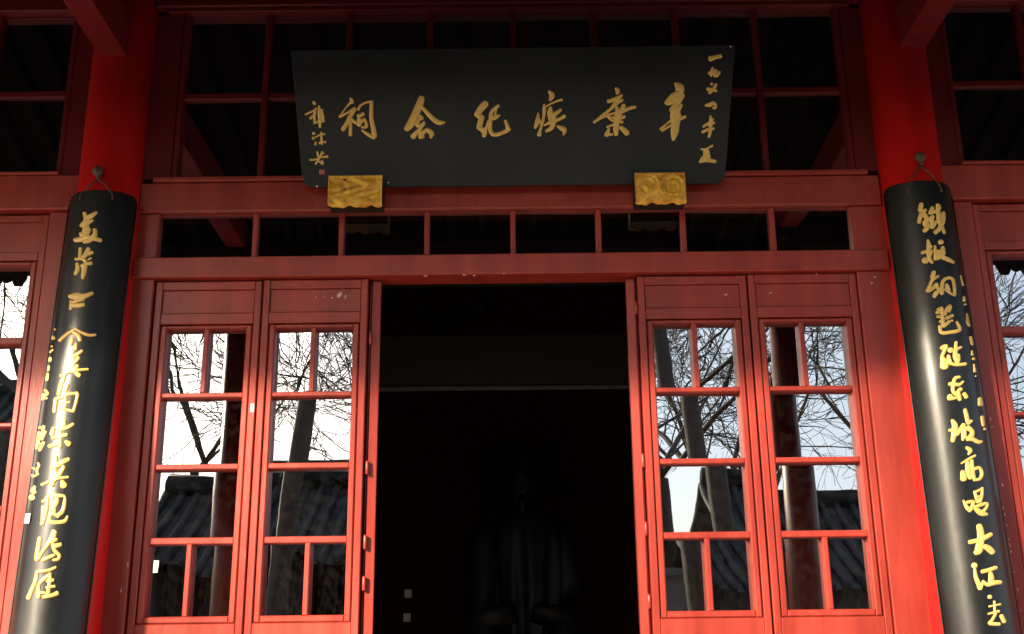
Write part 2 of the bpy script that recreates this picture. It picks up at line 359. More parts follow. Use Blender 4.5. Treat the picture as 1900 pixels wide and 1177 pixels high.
# ---------------------------------------------------------------- brush strokes
def crm(pts, sub):
    """catmull-rom through (x, y, w)"""
    if len(pts) < 3: 
        (a, b) = (pts[0], pts[-1]); return [tuple(a[k]+(b[k]-a[k])*i/sub for k in range(3)) for i in range(sub+1)]
    out = []; q = [pts[0]]+list(pts)+[pts[-1]]
    for i in range(1, len(q)-2):
        p0, p1, p2, p3 = q[i-1:i+3]
        for j in range(sub):
            t = j/sub
            out.append(tuple(.5*(2*p1[k]+(p2[k]-p0[k])*t+(2*p0[k]-5*p1[k]+4*p2[k]-p3[k])*t*t+(3*p1[k]-p0[k]-3*p2[k]+p3[k])*t**3) for k in range(3)))
    out.append(tuple(pts[-1])); return out
def character(strokes, ox, oy, s, surf, parent, name='character', h=.006, m='gold', wf=1.22):
    mb = MB(); prof = [(-1, -.4), (-.93, .45), (-.6, .85), (0, 1), (.6, .85), (.93, .45), (1, -.4)]
    for st in strokes:
        if len(st) == 1: x, y, w_ = st[0]; st = [(x, y-w_*.08, w_), (x, y+w_*.08, w_)]
        pts = crm(st, 5)
        pts = [(ox+x/s, oy+y/s, max(w_/s*wf+.5, 1.5)) for x, y, w_ in pts]
        # round ends
        def ext(a, b):
            dx, dy = a[0]-b[0], a[1]-b[1]; L = math.hypot(dx, dy) or 1; dx /= L; dy /= L; r = a[2]/2
            return [(a[0]+dx*r*t*.75, a[1]+dy*r*t*.75, a[2]*math.sqrt(max(0, 1-t*t))) for t in (.45, .8, .98)]
        pts = ext(pts[0], pts[1])[::-1]+pts+ext(pts[-1], pts[-2])
        k = len(pts); vs = []
        for i, (x, y, w_) in enumerate(pts):
            a, b = pts[max(i-1, 0)], pts[min(i+1, k-1)]; dx, dy = b[0]-a[0], b[1]-a[1]; L = math.hypot(dx, dy) or 1
            nx, ny = -dy/L, dx/L; hh = h*min(1, .35+w_/7)
            for o_, z_ in prof:
                p, nn = surf(x+nx*o_*w_/2, y+ny*o_*w_/2); vs.append(p+nn*(hh*z_))
        np_ = len(prof); fs = []
        for i in range(k-1):
            for j in range(np_-1): fs.append((i*np_+j, (i+1)*np_+j, (i+1)*np_+j+1, i*np_+j+1))
        mb.add(vs, fs)
    return mb.build(name, M[m], parent, True)

# ---------------------------------------------------------------- name plaque
TL, TR = at(540, 94, -.30), at(1364, 84, -.30); BL, BR = at(562, 348, -.10), at(1345, 341, -.10)
pn = (TR-TL).cross(BL-TL).normalized()
if pn.y > 0: pn = -pn
def surf_plaque(px, py):
    d = ray(px, py); t = (TL-CAM).dot(pn)/d.dot(pn); return CAM+d*t, pn
plq = thing('name_plaque', tuple((BL+BR)/2), 'large dark lacquer name plaque with gold calligraphy leaning out above the doorway', 'plaque')
def rounded(px_corners, rad):
    out = []
    for i, (c, r) in enumerate(zip(px_corners, rad)):
        a = px_corners[i-1]; b = px_corners[(i+1) % 4]
        if r == 0: out.append(c); continue
        def tow(p, q, d): L = math.hypot(q[0]-p[0], q[1]-p[1]); return (p[0]+(q[0]-p[0])*d/L, p[1]+(q[1]-p[1])*d/L)
        p0, p2 = tow(c, a, r), tow(c, b, r)
        for k in range(7): t = k/6; out.append(tuple((1-t)**2*p0[j]+2*t*(1-t)*c[j]+t*t*p2[j] for j in (0, 1)))
    return out
ol = rounded([(540, 94), (562, 348), (1345, 341), (1364, 84)], [2, 22, 22, 2])
fr_ = [surf_plaque(*p)[0] for p in ol]; n = len(fr_); c0 = sum(fr_, Vector())/n
inner = [c0+(p-c0)*.9965 for p in fr_]
vs = inner+[p-pn*.004 for p in fr_]+[p-pn*.034 for p in fr_]
MB().add(vs, [tuple(range(n))]+[(i, n+i, n+(i+1) % n, (i+1) % n) for i in range(n)]+[(n+i, 2*n+i, 2*n+(i+1) % n, n+(i+1) % n) for i in range(n)]+[tuple(2*n+i for i in range(n))[::-1]]).build('board', M['plaque'], plq)
A_ = (620, 170, 8.636); B_ = (870, 160, 9.5); C_ = (1090, 145, 9.055); S_ = (550, 180, 7.356); T_ = (1280, 90, 5.23)
ci = [[(265,110,30),(280,150,60),(290,180,40)],[(270,170,30),(190,260,18),(120,360,22),(90,405,36)],[(90,405,36),(200,350,26),(330,270,40)],[(335,285,45),(270,380,60),(210,500,60),(140,610,60)],
 [(262,440,50),(262,560,45),(262,700,48)],[(290,450,40),(330,490,40),(380,510,50)],[(385,290,40),(420,230,30),(500,180,28),(600,165,35)],[(603,170,45),(595,300,55),(600,450,60),(630,600,65),(645,720,75)],
 [(640,735,60),(560,700,50),(450,625,25)],[(385,390,50),(430,380,50),(465,360,50)],[(400,440,60),(400,540,60)],[(400,540,50),(440,480,45),(490,450,40),(520,560,45),(450,575,35)]]
nian = [[(1400,110,90),(1360,230,110),(1290,390,110),(1220,530,110),(1160,600,80)],[(1400,240,45),(1500,350,60),(1600,450,70),(1690,500,70),(1770,495,25)],[(1375,390,50),(1395,430,80)],
 [(1350,470,50),(1330,540,55),(1370,550,40),(1440,495,40)],[(1440,510,45),(1380,600,50),(1310,670,60),(1265,725,80)],[(1390,660,70),(1400,725,90)],[(1400,690,70),(1460,630,50),(1495,610,45)],[(1500,620,60),(1560,670,80),(1550,735,40)]]
ji = [[(290,310,110),(210,400,110),(140,510,90)],[(150,510,70),(230,570,90)],[(230,540,80),(200,650,90),(180,740,80)],[(190,740,70),(270,800,90),(265,880,60)],[(290,780,60),(320,700,40),(340,610,30)],
 [(520,345,50),(440,410,55),(390,480,55),(380,620,60),(375,760,65),(410,840,65),(480,855,65),(570,830,60),(660,790,65),(720,765,40)],[(690,750,70),(670,680,55),(645,615,50)],[(400,560,60),(450,560,70),(540,515,30)],[(490,400,20),(460,510,35)]]
jji = [[(1420,100,50),(1465,160,90),(1430,250,40)],[(1640,240,38),(1540,270,30),(1450,310,28),(1360,360,25)],[(1330,330,35),(1330,400,55),(1320,520,50),(1295,650,45),(1260,770,40),(1240,860,70)],
 [(1220,480,25),(1215,570,60),(1190,680,70),(1165,740,35)],[(1250,590,20),(1265,650,40)],[(1440,385,50),(1430,470,90),(1430,590,50)],[(1620,420,45),(1510,500,70),(1430,540,60)],[(1680,530,60),(1600,580,50),(1480,620,70),(1330,690,30)],
 [(1500,560,80),(1490,650,80),(1450,740,70),(1365,790,50)],[(1560,705,30),(1650,750,90),(1690,790,70),(1665,860,25)]]
qi = [[(480,175,40),(510,220,70),(490,265,30)],[(350,390,55),(450,360,60),(570,295,45)],[(560,300,50),(490,390,50),(430,470,50),(395,510,35)],[(590,370,35),(500,430,35),(420,500,40),(300,590,40),(110,745,35)],
 [(110,740,35),(240,670,30),(340,630,35),(450,590,30)],[(340,590,30),(360,650,50),(420,710,50)],[(490,490,40),(510,600,90),(490,700,90),(480,850,85),(480,950,60)],[(610,460,60),(570,550,70),(530,650,70)],
 [(800,485,45),(700,510,55),(600,560,50)],[(430,660,40),(540,670,60),(620,650,45)],[(540,720,50),(585,745,45)],[(330,825,30),(440,780,30)],[(360,860,40),(320,960,70)],[(330,950,50),(420,950,30)],[(560,830,60),(620,880,80),(665,930,80)]]
xin = [[(1480,95,50),(1540,150,130),(1560,210,130)],[(1570,240,80),(1450,300,100),(1330,420,80)],[(1350,430,60),(1450,380,90),(1600,290,70)],[(1590,320,60),(1500,430,80),(1410,540,70)],[(1400,540,60),(1500,520,100),(1570,460,60)],
 [(1560,480,60),(1460,600,120)],[(1470,500,120),(1480,650,170),(1475,800,125),(1465,900,120),(1450,990,80),(1442,1040,40)],[(1530,700,50),(1640,650,45)],[(1410,705,30),(1310,790,30),(1240,860,50)],[(1410,790,35),(1330,840,35),(1255,880,45)]]
for st, o3 in ((ci, A_), (nian, A_), (ji, B_), (jji, B_), (qi, C_), (xin, C_)): character(st, *o3, surf_plaque, plq, h=.009, wf=1.12)
yr = [[[(200,100,45),(250,85,30),(295,75,35)]],
 [[(222,190,20),(215,230,35),(205,265,20)],[(185,240,25),(230,225,25),(255,215,25),(240,250,30),(260,262,30),(288,230,20)]],
 [[(212,345,25)],[(180,395,30)],[(255,350,20),(225,400,25),(190,430,25)],[(200,390,15),(255,412,22)]],
 [[(155,553,22),(200,545,35),(225,530,28),(250,550,20),(245,578,22),(225,578,15)]],
 [[(200,660,18),(205,700,30),(200,760,28),(195,820,25),(185,860,18)],[(130,760,18),(190,725,25),(235,725,20)],[(122,812,22),(170,790,22),(230,780,20)],[(205,690,20),(225,690,18)]],
 [[(110,978,15),(150,980,15),(190,960,12),(218,945,18)],[(160,1000,50),(165,1060,60)],[(125,1060,25),(100,1100,20)],[(100,1105,15),(160,1085,30),(245,1098,25)]]]
for st in yr: character(st, *T_, surf_plaque, plq, 'small_character', .004)
sg = [[[(235,70,30),(250,95,34)],[(125,240,20),(190,210,20),(250,180,22)],[(265,155,22),(245,250,30),(250,355,25)],[(190,292,30),(260,230,25)],[(308,125,20),(312,200,40),(320,300,40),(322,412,25)],[(345,185,20),(358,260,35),(368,330,25)],[(240,362,20),(300,340,20),(375,338,15)],[(310,172,20),(355,180,25)]],
 [[(235,500,35)],[(230,565,32)],[(260,550,15),(330,515,18),(385,508,20)],[(340,485,20),(342,560,25),(350,645,22)],[(265,622,25),(258,652,22)],[(340,610,20),(312,635,20)],[(370,610,15),(395,618,28)]],
 [[(185,860,20),(260,855,15),(340,825,12),(425,815,25)],[(285,755,20),(300,830,15)],[(355,755,25),(310,840,20),(290,870,20),(264,915,20)],[(355,755,20),(370,775,15)],[(310,880,20),(360,915,28),(350,872,20)]]]
for st in sg: character(st, *S_, surf_plaque, plq, 'small_character', .004)
def patch(pxs, surf, parent, name, m, h=.001):
    a, b, c, d = pxs; k = 8; vs = []
    for i in range(k+1):
        t = i/k
        for p, q in ((a, d), (b, c)):
            P_, N_ = surf(p[0]+(q[0]-p[0])*t, p[1]+(q[1]-p[1])*t); vs.append(P_+N_*h)
    MB().add(vs, [(2*i, 2*i+1, 2*i+3, 2*i+2) for i in range(k)]).build(name, M[m], parent)
patch([(592.5, 315), (592.5, 324), (602, 324), (602, 315.5)], surf_plaque, plq, 'seal', 'pink')
character([[(330,1010,8),(330,1048,8),(370,1048,8),(370,1008,8),(335,1008,8)],[(350,1015,9),(350,1040,9)]], *S_, surf_plaque, plq, 'seal_mark', .0025, 'sealred')
for p in ((720.5, 339), (1356, 86), (589, 346)): character([[(0, 0, 3.0)]], p[0], p[1], 1, surf_plaque, plq, 'nail_head', .004, 'lamp')

# ---------------------------------------------------------------- carved gilt brackets under the plaque
def bracket(x0, x1, z0, z1, y0, seed, label):
    T = thing('plaque_bracket', ((x0+x1)/2, 0, z0), label, 'bracket', 'gilt brackets under the name plaque')
    nx, nz = 64, 38; vs = []; rr = random.Random(seed)
    blobs = [(rr.uniform(.08, .92), rr.uniform(.12, .85), rr.uniform(.05, .13), rr.uniform(-.005, .010)) for _ in range(34)]
    def H(u, v):
        h = 0
        if seed == 1:
            for bx, bz, br, bh in blobs:
                d = math.hypot((u-bx)*1.6, v-bz); h += bh*math.exp(-(d/br)**2)
            h += .004*math.sin(16*u+4*math.sin(7*v))*math.sin(9*v+2*u)
        else:
            for cx_, cz_, r_, sg_ in ((.27, .60, .34, 1), (.74, .52, .40, -1)):
                dx, dz = (u-cx_)*1.65, v-cz_; d = math.hypot(dx, dz); a = math.atan2(dz, dx)
                h += .008*math.exp(-((d-r_)/.05)**2)*(1 if dz > -.25 else .4) + .006*math.exp(-((d-r_*.55-.03*sg_*a)/.045)**2) 
            h += .009*math.exp(-(((u-.48)/.2)**2+((v-.25)/.22)**2))
            for bx, bz, br, bh in blobs[:14]: h += .5*bh*math.exp(-(math.hypot((u-bx)*1.6, v-bz)/br)**2)
        e = min(u, 1-u)*1.7; f_ = min(1-v, 1)
        h = h*min(1, e/.06)*min(1, (1-v)/.08)
        if e < .05 or 1-v < .07: h += .006
        return h
    for i in range(nx+1):
        for j in range(nz+1):
            u, v = i/nx, j/nz
            rag = .005*(math.sin(17*u+seed)+math.sin(31*u+2*seed)*.6)*(1-v)**3
            k = .012; ru = max(0, k-(u*(x1-x0)))+max(0, k-((1-u)*(x1-x0)))
            yy = y0 - 1.15*H(u, v) + 25*ru*ru*.5 + (.010*max(0, 1-(1-v)*20)**2) + .02*max(0, 1-v*9)**2
            vs.append((x0+(x1-x0)*u, yy, z0+(z1-z0)*v+rag))
    fs = [(i*(nz+1)+j, (i+1)*(nz+1)+j, (i+1)*(nz+1)+j+1, i*(nz+1)+j+1) for i in range(nx) for j in range(nz)]
    MB().add(vs, fs).build('carved_face', M['carved'], T, True)
    MB().box(x0+.001, x1-.001, y0+.024, -.046, z0+.012, z1-.045, .004).box(x0+.001, x1-.001, y0+.006, y0+.034, z0+.02, z1-.002, .003).build('block', M['dark'], T)
bracket(-.956, -.672, 3.962, 4.135, -.175, 1, 'left gilt bracket with lumpy carving holding up the name plaque')
bracket(.652, .917, 3.958, 4.131, -.175, 2, 'right gilt bracket with two carved cloud scrolls holding up the name plaque')

# ---------------------------------------------------------------- couplet boards on the columns
ZB0, ZB1, BRR, LEAN = .95, 4.058, .196, .050
def couplet(cx, label, lean=LEAN, slide=0.0):
    T = thing('couplet_board', (cx, -.19, ZB0), label, 'couplet board', 'couplet boards hung on the red columns')
    PH = R(67); n = 28; vs = []; zs = [ZB1-k for k in (0, .004, .012, .024, .040)]+[ZB1-(ZB1-ZB0)*k/12 for k in range(1, 13)]
    def pos(z, a, r): return Vector((cx+r*math.sin(a)+slide*(ZB1-z), -r*math.cos(a)-lean*(ZB1-z), z))
    def cl(z):   # rounded top corners
        d = ZB1-z; c = .045
        return PH - (0 if d >= c else (c-math.sqrt(max(0, c*c-(c-d)**2)))/BRR*.9)
    for layer, r in ((0, BRR), (1, BRR-.022)):
        for z in zs:
            p = cl(z)
            for i in range(n+1): vs.append(pos(z, -p+2*p*i/n, r))
    K = len(zs); W_ = n+1; off = K*W_; fs = []
    for a in range(K-1):
        for i in range(n):
            fs.append((a*W_+i, (a+1)*W_+i, (a+1)*W_+i+1, a*W_+i+1)); fs.append((off+a*W_+i, off+a*W_+i+1, off+(a+1)*W_+i+1, off+(a+1)*W_+i))
        for i in (0, n): fs.append((a*W_+i, off+a*W_+i, off+(a+1)*W_+i, (a+1)*W_+i) if i == 0 else (a*W_+i, (a+1)*W_+i, off+(a+1)*W_+i, off+a*W_+i))
    for i in range(n): fs.append((i, i+1, off+i+1, off+i))
    b = MB().add(vs, fs).build('board', M['lacquer'], T, True)
    b.data.polygons.foreach_set('use_smooth', [True]*len(b.data.polygons))
    # thin rims along both long edges
    for s in (-1, 1):
        MB().tube([pos(z, s*(cl(z)-.03), BRR+.002) for z in zs[4:]], .0035, 6).build('rim', M['lacquer'], T, True)
    def surf(px, py):
        d = ray(px, py); Q = CAM
        # sheared space: X' = x - cx - slide(ZB1-z), Y' = y + lean(ZB1-z)
        ox, oy = Q.x-cx-slide*(ZB1-Q.z), Q.y+lean*(ZB1-Q.z); dx, dy = d.x+slide*d.z, d.y-lean*d.z
        A = dx*dx+dy*dy; Bq = 2*(ox*dx+oy*dy); C = ox*ox+oy*oy-BRR*BRR; D = Bq*Bq-4*A*C
        t = (-Bq-math.sqrt(D))/(2*A) if D > 0 else -Bq/(2*A)
        x, y = ox+t*dx, oy+t*dy; L = math.hypot(x, y); 
        return Q+d*t, Vector((x/L, y/L, 0))
    return T, surf, pos
LT, surfL, posL = couplet(-CX, 'left black couplet board with gold calligraphy, white label on its left edge', lean=.060)
RT, surfR, posR = couplet(CX-.003, 'right black couplet board with gold calligraphy, worn column edge beside it', lean=.040, slide=.004)
D1, D2, D3, D4, D5, D6 = [(x, y, 7.356) for x, y in ((70, 380), (60, 530), (40, 660), (30, 780), (20, 910), (20, 1010))]
LC = [
 (D1, [[(640,120,40),(660,180,50)],[(800,110,30),(700,180,60)],[(590,290,35),(670,240,70),(750,215,30)],[(665,200,60),(660,300,70),(650,410,80)],[(660,320,60),(705,350,40),(640,410,70)],[(515,482,50),(600,470,60),(700,440,40)],[(780,345,45),(785,400,50),(750,450,60),(690,500,40),(630,513,25)],[(760,460,50),(860,490,40)],[(595,400,50),(650,430,70)]]),
 (D1, [[(585,600,35),(580,670,35),(570,740,30)],[(520,745,30),(600,745,25),(655,775,40)],[(695,605,45),(650,690,50),(620,720,40)],[(745,652,35),(690,680,30)],[(730,800,40),(670,810,30),(600,840,30)],[(540,805,30),(545,880,45),(515,950,35)],[(640,830,60),(630,920,55),(615,1005,35)],[(730,730,15),(690,750,15)]]),
 (D2, [[(520,150,50),(600,150,90),(700,150,60),(820,105,35)],[(560,230,35),(700,190,30)],[(530,275,40),(620,275,50),(700,262,40)],[(530,210,25),(525,320,35)]]),
 (D2, [[(600,590,30),(500,650,40),(430,700,35),(375,755,30)],[(600,600,20),(690,650,30),(780,680,30),(865,675,20)],[(560,640,40),(630,690,50),(650,745,50)],[(540,730,50),(530,800,40)]]),
 (D2, [[(600,800,30),(590,870,40)],[(680,895,30),(600,950,40),(560,980,30)],[(630,990,45),(570,1060,40)],[(615,1100,45),(560,1150,40)],[(760,1145,26),(600,1160,30),(480,1190,30),(385,1235,25)],[(590,1190,40),(640,1230,50)],[(560,1000,40),(550,1180,40)],[(470,1180,35),(430,1250,35)]]),
 (D3, [[(580,300,45),(540,400,50),(510,530,45)],[(620,410,50),(600,480,45)],[(470,590,35),(560,570,35),(640,530,35),(765,515,33)],[(768,530,38),(745,640,35),(710,760,35)],[(465,600,35),(450,770,40)],[(600,570,35),(595,700,40)],[(540,650,25),(660,640,25)],[(540,725,25),(705,762,35)]]),
 (D4, [[(650,5,50),(660,70,40)],[(780,55,35),(700,100,40),(600,130,40)],[(510,110,40),(490,190,50)],[(690,200,40),(600,220,45),(500,240,40)],[(600,140,45),(600,360,45)],[(460,355,45),(530,335,45),(600,325,40)],[(685,295,45),(720,325,65)]]),
 (D4, [[(540,495,40),(545,600,45)],[(715,535,45),(640,570,55),(560,620,50),(475,655,22)],[(520,640,45),(545,770,50)],[(650,640,45),(590,740,50),(520,820,50)],[(355,882,30),(450,840,30),(580,795,28),(710,778,28)],[(500,820,50),(490,880,65)],[(630,840,50),(650,890,85)]]),
 (D5, [[(500,95,42),(495,200,42),(470,330,45),(430,460,48)],[(440,155,35),(500,120,30)],[(440,220,28),(435,400,35)],[(590,60,40),(620,65,40),(625,150,55),(580,230,70),(600,280,40)],[(650,75,45),(735,85,28),(735,180,42),(710,280,50),(650,340,45)],[(650,360,35),(580,320,42),(535,360,42),(545,430,45),(640,440,42),(740,420,42),(775,360,28)]]),
 (D5, [[(400,655,48),(380,760,46),(360,880,48),(358,950,48)],[(380,930,42),(430,850,36),(480,780,40),(530,700,45),(590,560,50)],[(605,570,50),(575,680,50)],[(625,672,38),(560,700,50)],[(680,742,45),(600,765,55)],[(580,740,50),(600,820,45),(665,890,40),(645,940,38),(585,952,32)],[(440,955,45),(520,915,40),(595,885,32)]]),
 (D6, [[(615,318,28),(500,360,34),(360,375,36)],[(360,385,36),(340,500,42),(290,620,42),(242,735,48)],[(540,410,42),(450,480,40),(380,560,36)],[(580,490,36),(500,505,36)],[(600,575,32),(490,590,30)],[(380,570,38),(380,720,50)],[(540,450,40),(520,600,42),(510,700,42)],[(635,670,50),(560,700,42),(450,720,44)],[(400,660,28),(470,665,28)]]),
]
for o3, st in LC: character(st, *o3, surfL, LT, h=.006)
LS = [
 (D2, [[(310,600,24)],[(285,700,30),(287,720,46)]]), (D2, [[(268,825,16),(268,838,20)],[(280,878,20),(242,912,22)],[(245,990,28),(240,1030,30)]]),
 (D2, [[(222,1100,20),(218,1160,22)]]), (D3, [[(358,245,20),(345,335,26)]]), (D3, [[(320,470,24),(352,510,30),(342,540,22)],[(300,530,35),(290,595,34)],[(310,575,26),(345,585,24)]]),
 (D4, [[(328,92,22),(322,108,26)],[(375,85,30),(355,190,32),(330,250,44)],[(315,170,34),(292,330,32),(276,390,18)],[(398,155,30),(350,260,34)],[(375,305,32),(322,410,32)],[(300,330,20),(340,320,20)]]),
 (D4, [[(300,585,20),(312,620,22),(285,680,22),(290,740,18)],[(225,650,16),(250,665,18)],[(222,745,18),(240,770,20),(300,732,26)]]),
 (D4, [[(255,905,26),(230,960,50),(250,985,50)]]), (D4, [[(215,1045,66),(212,1062,66)]]),
]
for o3, st in LS: character(st, *o3, surfL, LT, 'small_character', .004)
patch([(50, 953.5), (47, 971.5), (56, 971.5), (59, 952.5)], surfL, LT, 'paper_label', 'white', .006)
E1, E2, E3, E4, E5, E6 = [(x, y, 7.356) for x, y in ((1670, 360), (1690, 490), (1710, 620), (1720, 740), (1740, 880), (1740, 1017))]
RC = [
 (E1, [[(290,145,50),(275,225,55)],[(350,222,32),(290,270,45),(258,385,48)],[(330,290,60),(370,340,45),(350,400,75),(370,460,55),(330,505,44)],[(440,195,44),(412,265,46)],[(500,235,40),(420,262,36)],[(445,315,46),(400,350,40)],[(430,340,46),(440,455,56)],[(500,370,30),(450,460,30)],[(510,150,38),(520,260,50),(540,380,52),(605,535,28)],[(530,155,24),(545,200,26)],[(588,265,46),(580,360,60),(540,470,52),(480,525,50)]]),
 (E1, [[(380,635,28),(390,700,50),(385,780,46),(400,880,46),(440,940,30)],[(425,715,26),(390,770,30),(300,805,36)],[(345,910,78)],[(440,775,22),(400,870,34)],[(475,715,28),(485,890,44)],[(555,660,60)],[(580,735,44),(590,820,50)],[(490,800,50),(560,810,80),(520,875,50)],[(590,870,44),(660,900,44),(730,938,24)]]),
 (E2, [[(315,115,44),(295,180,54)],[(375,168,28),(300,215,36),(260,290,36),(232,370,46)],[(240,370,40),(300,330,42),(350,285,50)],[(350,300,40),(380,360,34),(345,400,50),(320,445,42)],[(425,405,42),(425,290,40),(450,220,38),(520,190,32),(570,215,32),(590,300,32),(598,425,32)],[(598,430,24),(540,400,26),(465,350,22)],[(485,285,36),(502,330,50),(525,370,26)]]),
 (E2, [[(375,625,44),(415,605,40)],[(420,610,40),(430,700,40),(435,800,40),(440,850,44)],[(352,662,34),(385,665,30)],[(365,720,32),(420,720,32)],[(400,790,34),(450,765,34)],[(535,575,36),(485,620,32),(470,690,32)],[(545,585,26),(520,650,30)],[(565,705,40),(485,740,38)],[(520,790,40),(450,850,38)],[(560,775,28)],[(395,855,40),(418,938,40),(520,935,38),(665,900,40),(625,790,22)]]),
 (E3, [[(270,195,42),(335,165,42),(310,230,40),(280,310,44),(300,370,80),(310,440,100)],[(365,300,38),(380,380,55)],[(390,400,40),(480,430,24)],[(395,222,66)],[(470,115,32),(465,200,40),(460,300,56),(490,390,48)],[(535,182,30),(475,215,26)],[(500,290,40),(490,350,66)],[(595,412,36),(520,420,34),(440,422,24)]]),
 (E3, [[(380,685,40),(460,690,42),(520,690,34),(565,650,22)],[(515,590,30),(460,605,38),(430,690,42),(430,780,42),(470,830,34)],[(535,755,44),(500,790,42),(520,895,44)],[(385,865,80),(440,880,34),(500,862,24)],[(582,818,44),(608,862,46)]]),
 (E4, [[(345,300,38),(380,370,70),(370,480,66),(350,575,50)],[(305,432,34),(380,440,40)],[(410,490,40),(500,360,48)],[(485,380,36),(490,560,34)],[(520,155,42),(540,240,46),(555,320,42)],[(605,305,30),(560,340,44)],[(560,400,60),(615,450,50),(600,520,60),(545,545,40)],[(520,390,30),(520,530,30)],[(545,560,34),(620,555,44),(700,595,44),(745,585,24)]]),
 (E4, [[(540,668,34),(590,710,50),(565,760,22)],[(470,883,18),(560,830,28),(655,780,28)],[(550,870,40),(560,980,60),(590,1080,50)],[(610,850,40),(620,960,40),(640,1090,40)],[(485,1000,50),(500,1095,76)],[(650,960,38),(715,945,34),(748,1020,36),(720,1095,36),(640,1110,30)]]),
 (E5, [[(350,362,20),(395,450,46),(440,500,40)],[(400,385,36),(485,380,36),(450,480,42)],[(500,240,28),(545,380,42)],[(605,190,28),(600,300,34),(570,380,40)],[(510,245,28),(590,210,28)],[(540,310,24),(590,300,20)],[(510,470,42),(590,530,66),(665,550,34)],[(500,450,30),(590,420,40),(670,400,28),(668,450,28),(630,500,38)]]),
 (E5, [[(565,710,66),(585,800,80),(585,900,80),(560,1030,96),(520,1075,60)],[(435,930,48),(560,900,50),(650,865,54),(722,825,48)],[(645,990,56),(700,1020,70),(745,1065,64)]]),
 (E6, [[(500,240,70)],[(505,290,30),(520,400,46),(560,500,50),(580,555,44),(620,450,24)],[(605,325,44),(700,300,44),(790,270,44)],[(720,345,44),(730,420,66),(710,490,50)],[(635,470,34),(680,505,38),(780,475,52),(850,470,48)]]),
 (E6, [[(710,668,52)],[(770,730,22),(780,900,26)],[(700,800,20),(850,770,22)],[(690,900,22),(830,865,32)],[(790,900,28),(740,985,34),(710,1030,40),(835,1040,40)],[(868,925,44),(905,1005,46)]]),
]
for o3, st in RC: character(st, *o3, surfR, RT, h=.006)
RS = [(E2, [[(680,160,10),(710,290,20)]]), (E2, [[(725,450,26),(728,500,34)],[(740,550,28)]]), (E2, [[(765,680,14),(775,790,36),(798,845,24)]]), (E2, [[(815,1000,30),(838,1095,32)]]),
 (E3, [[(688,230,14),(690,285,30)],[(710,340,34)]]), (E3, [[(715,415,16),(727,515,28)],[(740,575,16)]]), (E3, [[(795,885,44),(805,960,60)]]), (E4, [[(752,250,36),(765,330,40),(770,370,28)],[(790,415,30)]])]
for o3, st in RS: character(st, *o3, surfR, RT, 'small_character', .004)
# hanging cords and the nails they hang from
for T, surf, nail, ends, lab in ((LT, surfL, (182, 318), ((151, 362), (209, 362)), 'round rusty nail head on the left column above its couplet board'),
                                 (RT, surfR, (1707, 292), ((1684, 352), (1744, 347)), 'round rusty nail head on the right column above its couplet board')):
    c = at(nail[0], nail[1], -.185); H = thing('hanging_nail', (c.x, -.15, c.z), lab, 'nail', 'nails the couplet boards hang from')
    MB().tube([(c.x, -.150, c.z), (c.x, -.175, c.z), (c.x, -.178, c.z), (c.x, -.192, c.z), (c.x, -.202, c.z), (c.x, -.205, c.z)], [.010, .010, .027, .030, .018, .003], 16).build('head', M['iron'], H, True)
    MB().tube([(c.x, -.178, c.z-.01), (c.x+.004, -.186, c.z-.04), (c.x+.002, -.183, c.z-.055)], [.014, .011, .006], 10).build('shank', M['iron'], H, True)
    for e in ends:
        p, nn = surf(*e); q = at(nail[0], nail[1]+15, -.188); md = (p+q)/2 + Vector((.012*(1 if p.x > q.x else -1), -.002, .0))
        MB().tube([q, md, p+nn*.003, p+nn*.004+Vector((0, 0, -.03))], [.0045, .0045, .0045, .007], 8).build('cord', M['iron'], T, True)

# ---------------------------------------------------------------- inside the hall
for (x, y) in ((757, 1102), (755, 1146)):
    p = at(x, y, 4.49); lab = 'upper of two pale switch plates on the dark back wall' if y < 1120 else 'lower of two pale switch plates on the dark back wall'
    T = thing('wall_switch', (p.x, 4.5, p.z), lab, 'switch', 'switch plates on the back wall')
    MB().box(p.x-.030, p.x+.030, 4.488, 4.4995, p.z-.034, p.z+.034, .003).build('plate', M['switch'], T)
    MB().box(p.x-.012, p.x+.012, 4.484, 4.488, p.z-.018, p.z+.018, .002).build('rocker', M['switch'], T)
for (x, y) in ((778, 574), (895, 573)):
    p = at(x, y, 2.5); lab = 'small dark ceiling spotlight, left one of two inside the doorway' if x < 800 else 'small dark ceiling spotlight, right one of two inside the doorway'
    T = thing('ceiling_spotlight', tuple(p), lab, 'lamp', 'spotlights inside the hall')
    MB().tube([(p.x, 2.5, p.z+.02), (p.x, 2.5, 5.45)], .006, 6).build('stem', M['ceil'], T)
    MB().tube([(p.x, 2.52, p.z+.03), (p.x, 2.50, p.z), (p.x, 2.495, p.z-.005)], [.03, .035, .02], 14).build('shade', M['ceil'], T, True)
    MB().tube([(p.x, 2.47, p.z-.002), (p.x, 2.46, p.z-.002)], [.007, .004], 8).build('rim', M['lamp'], T, True)

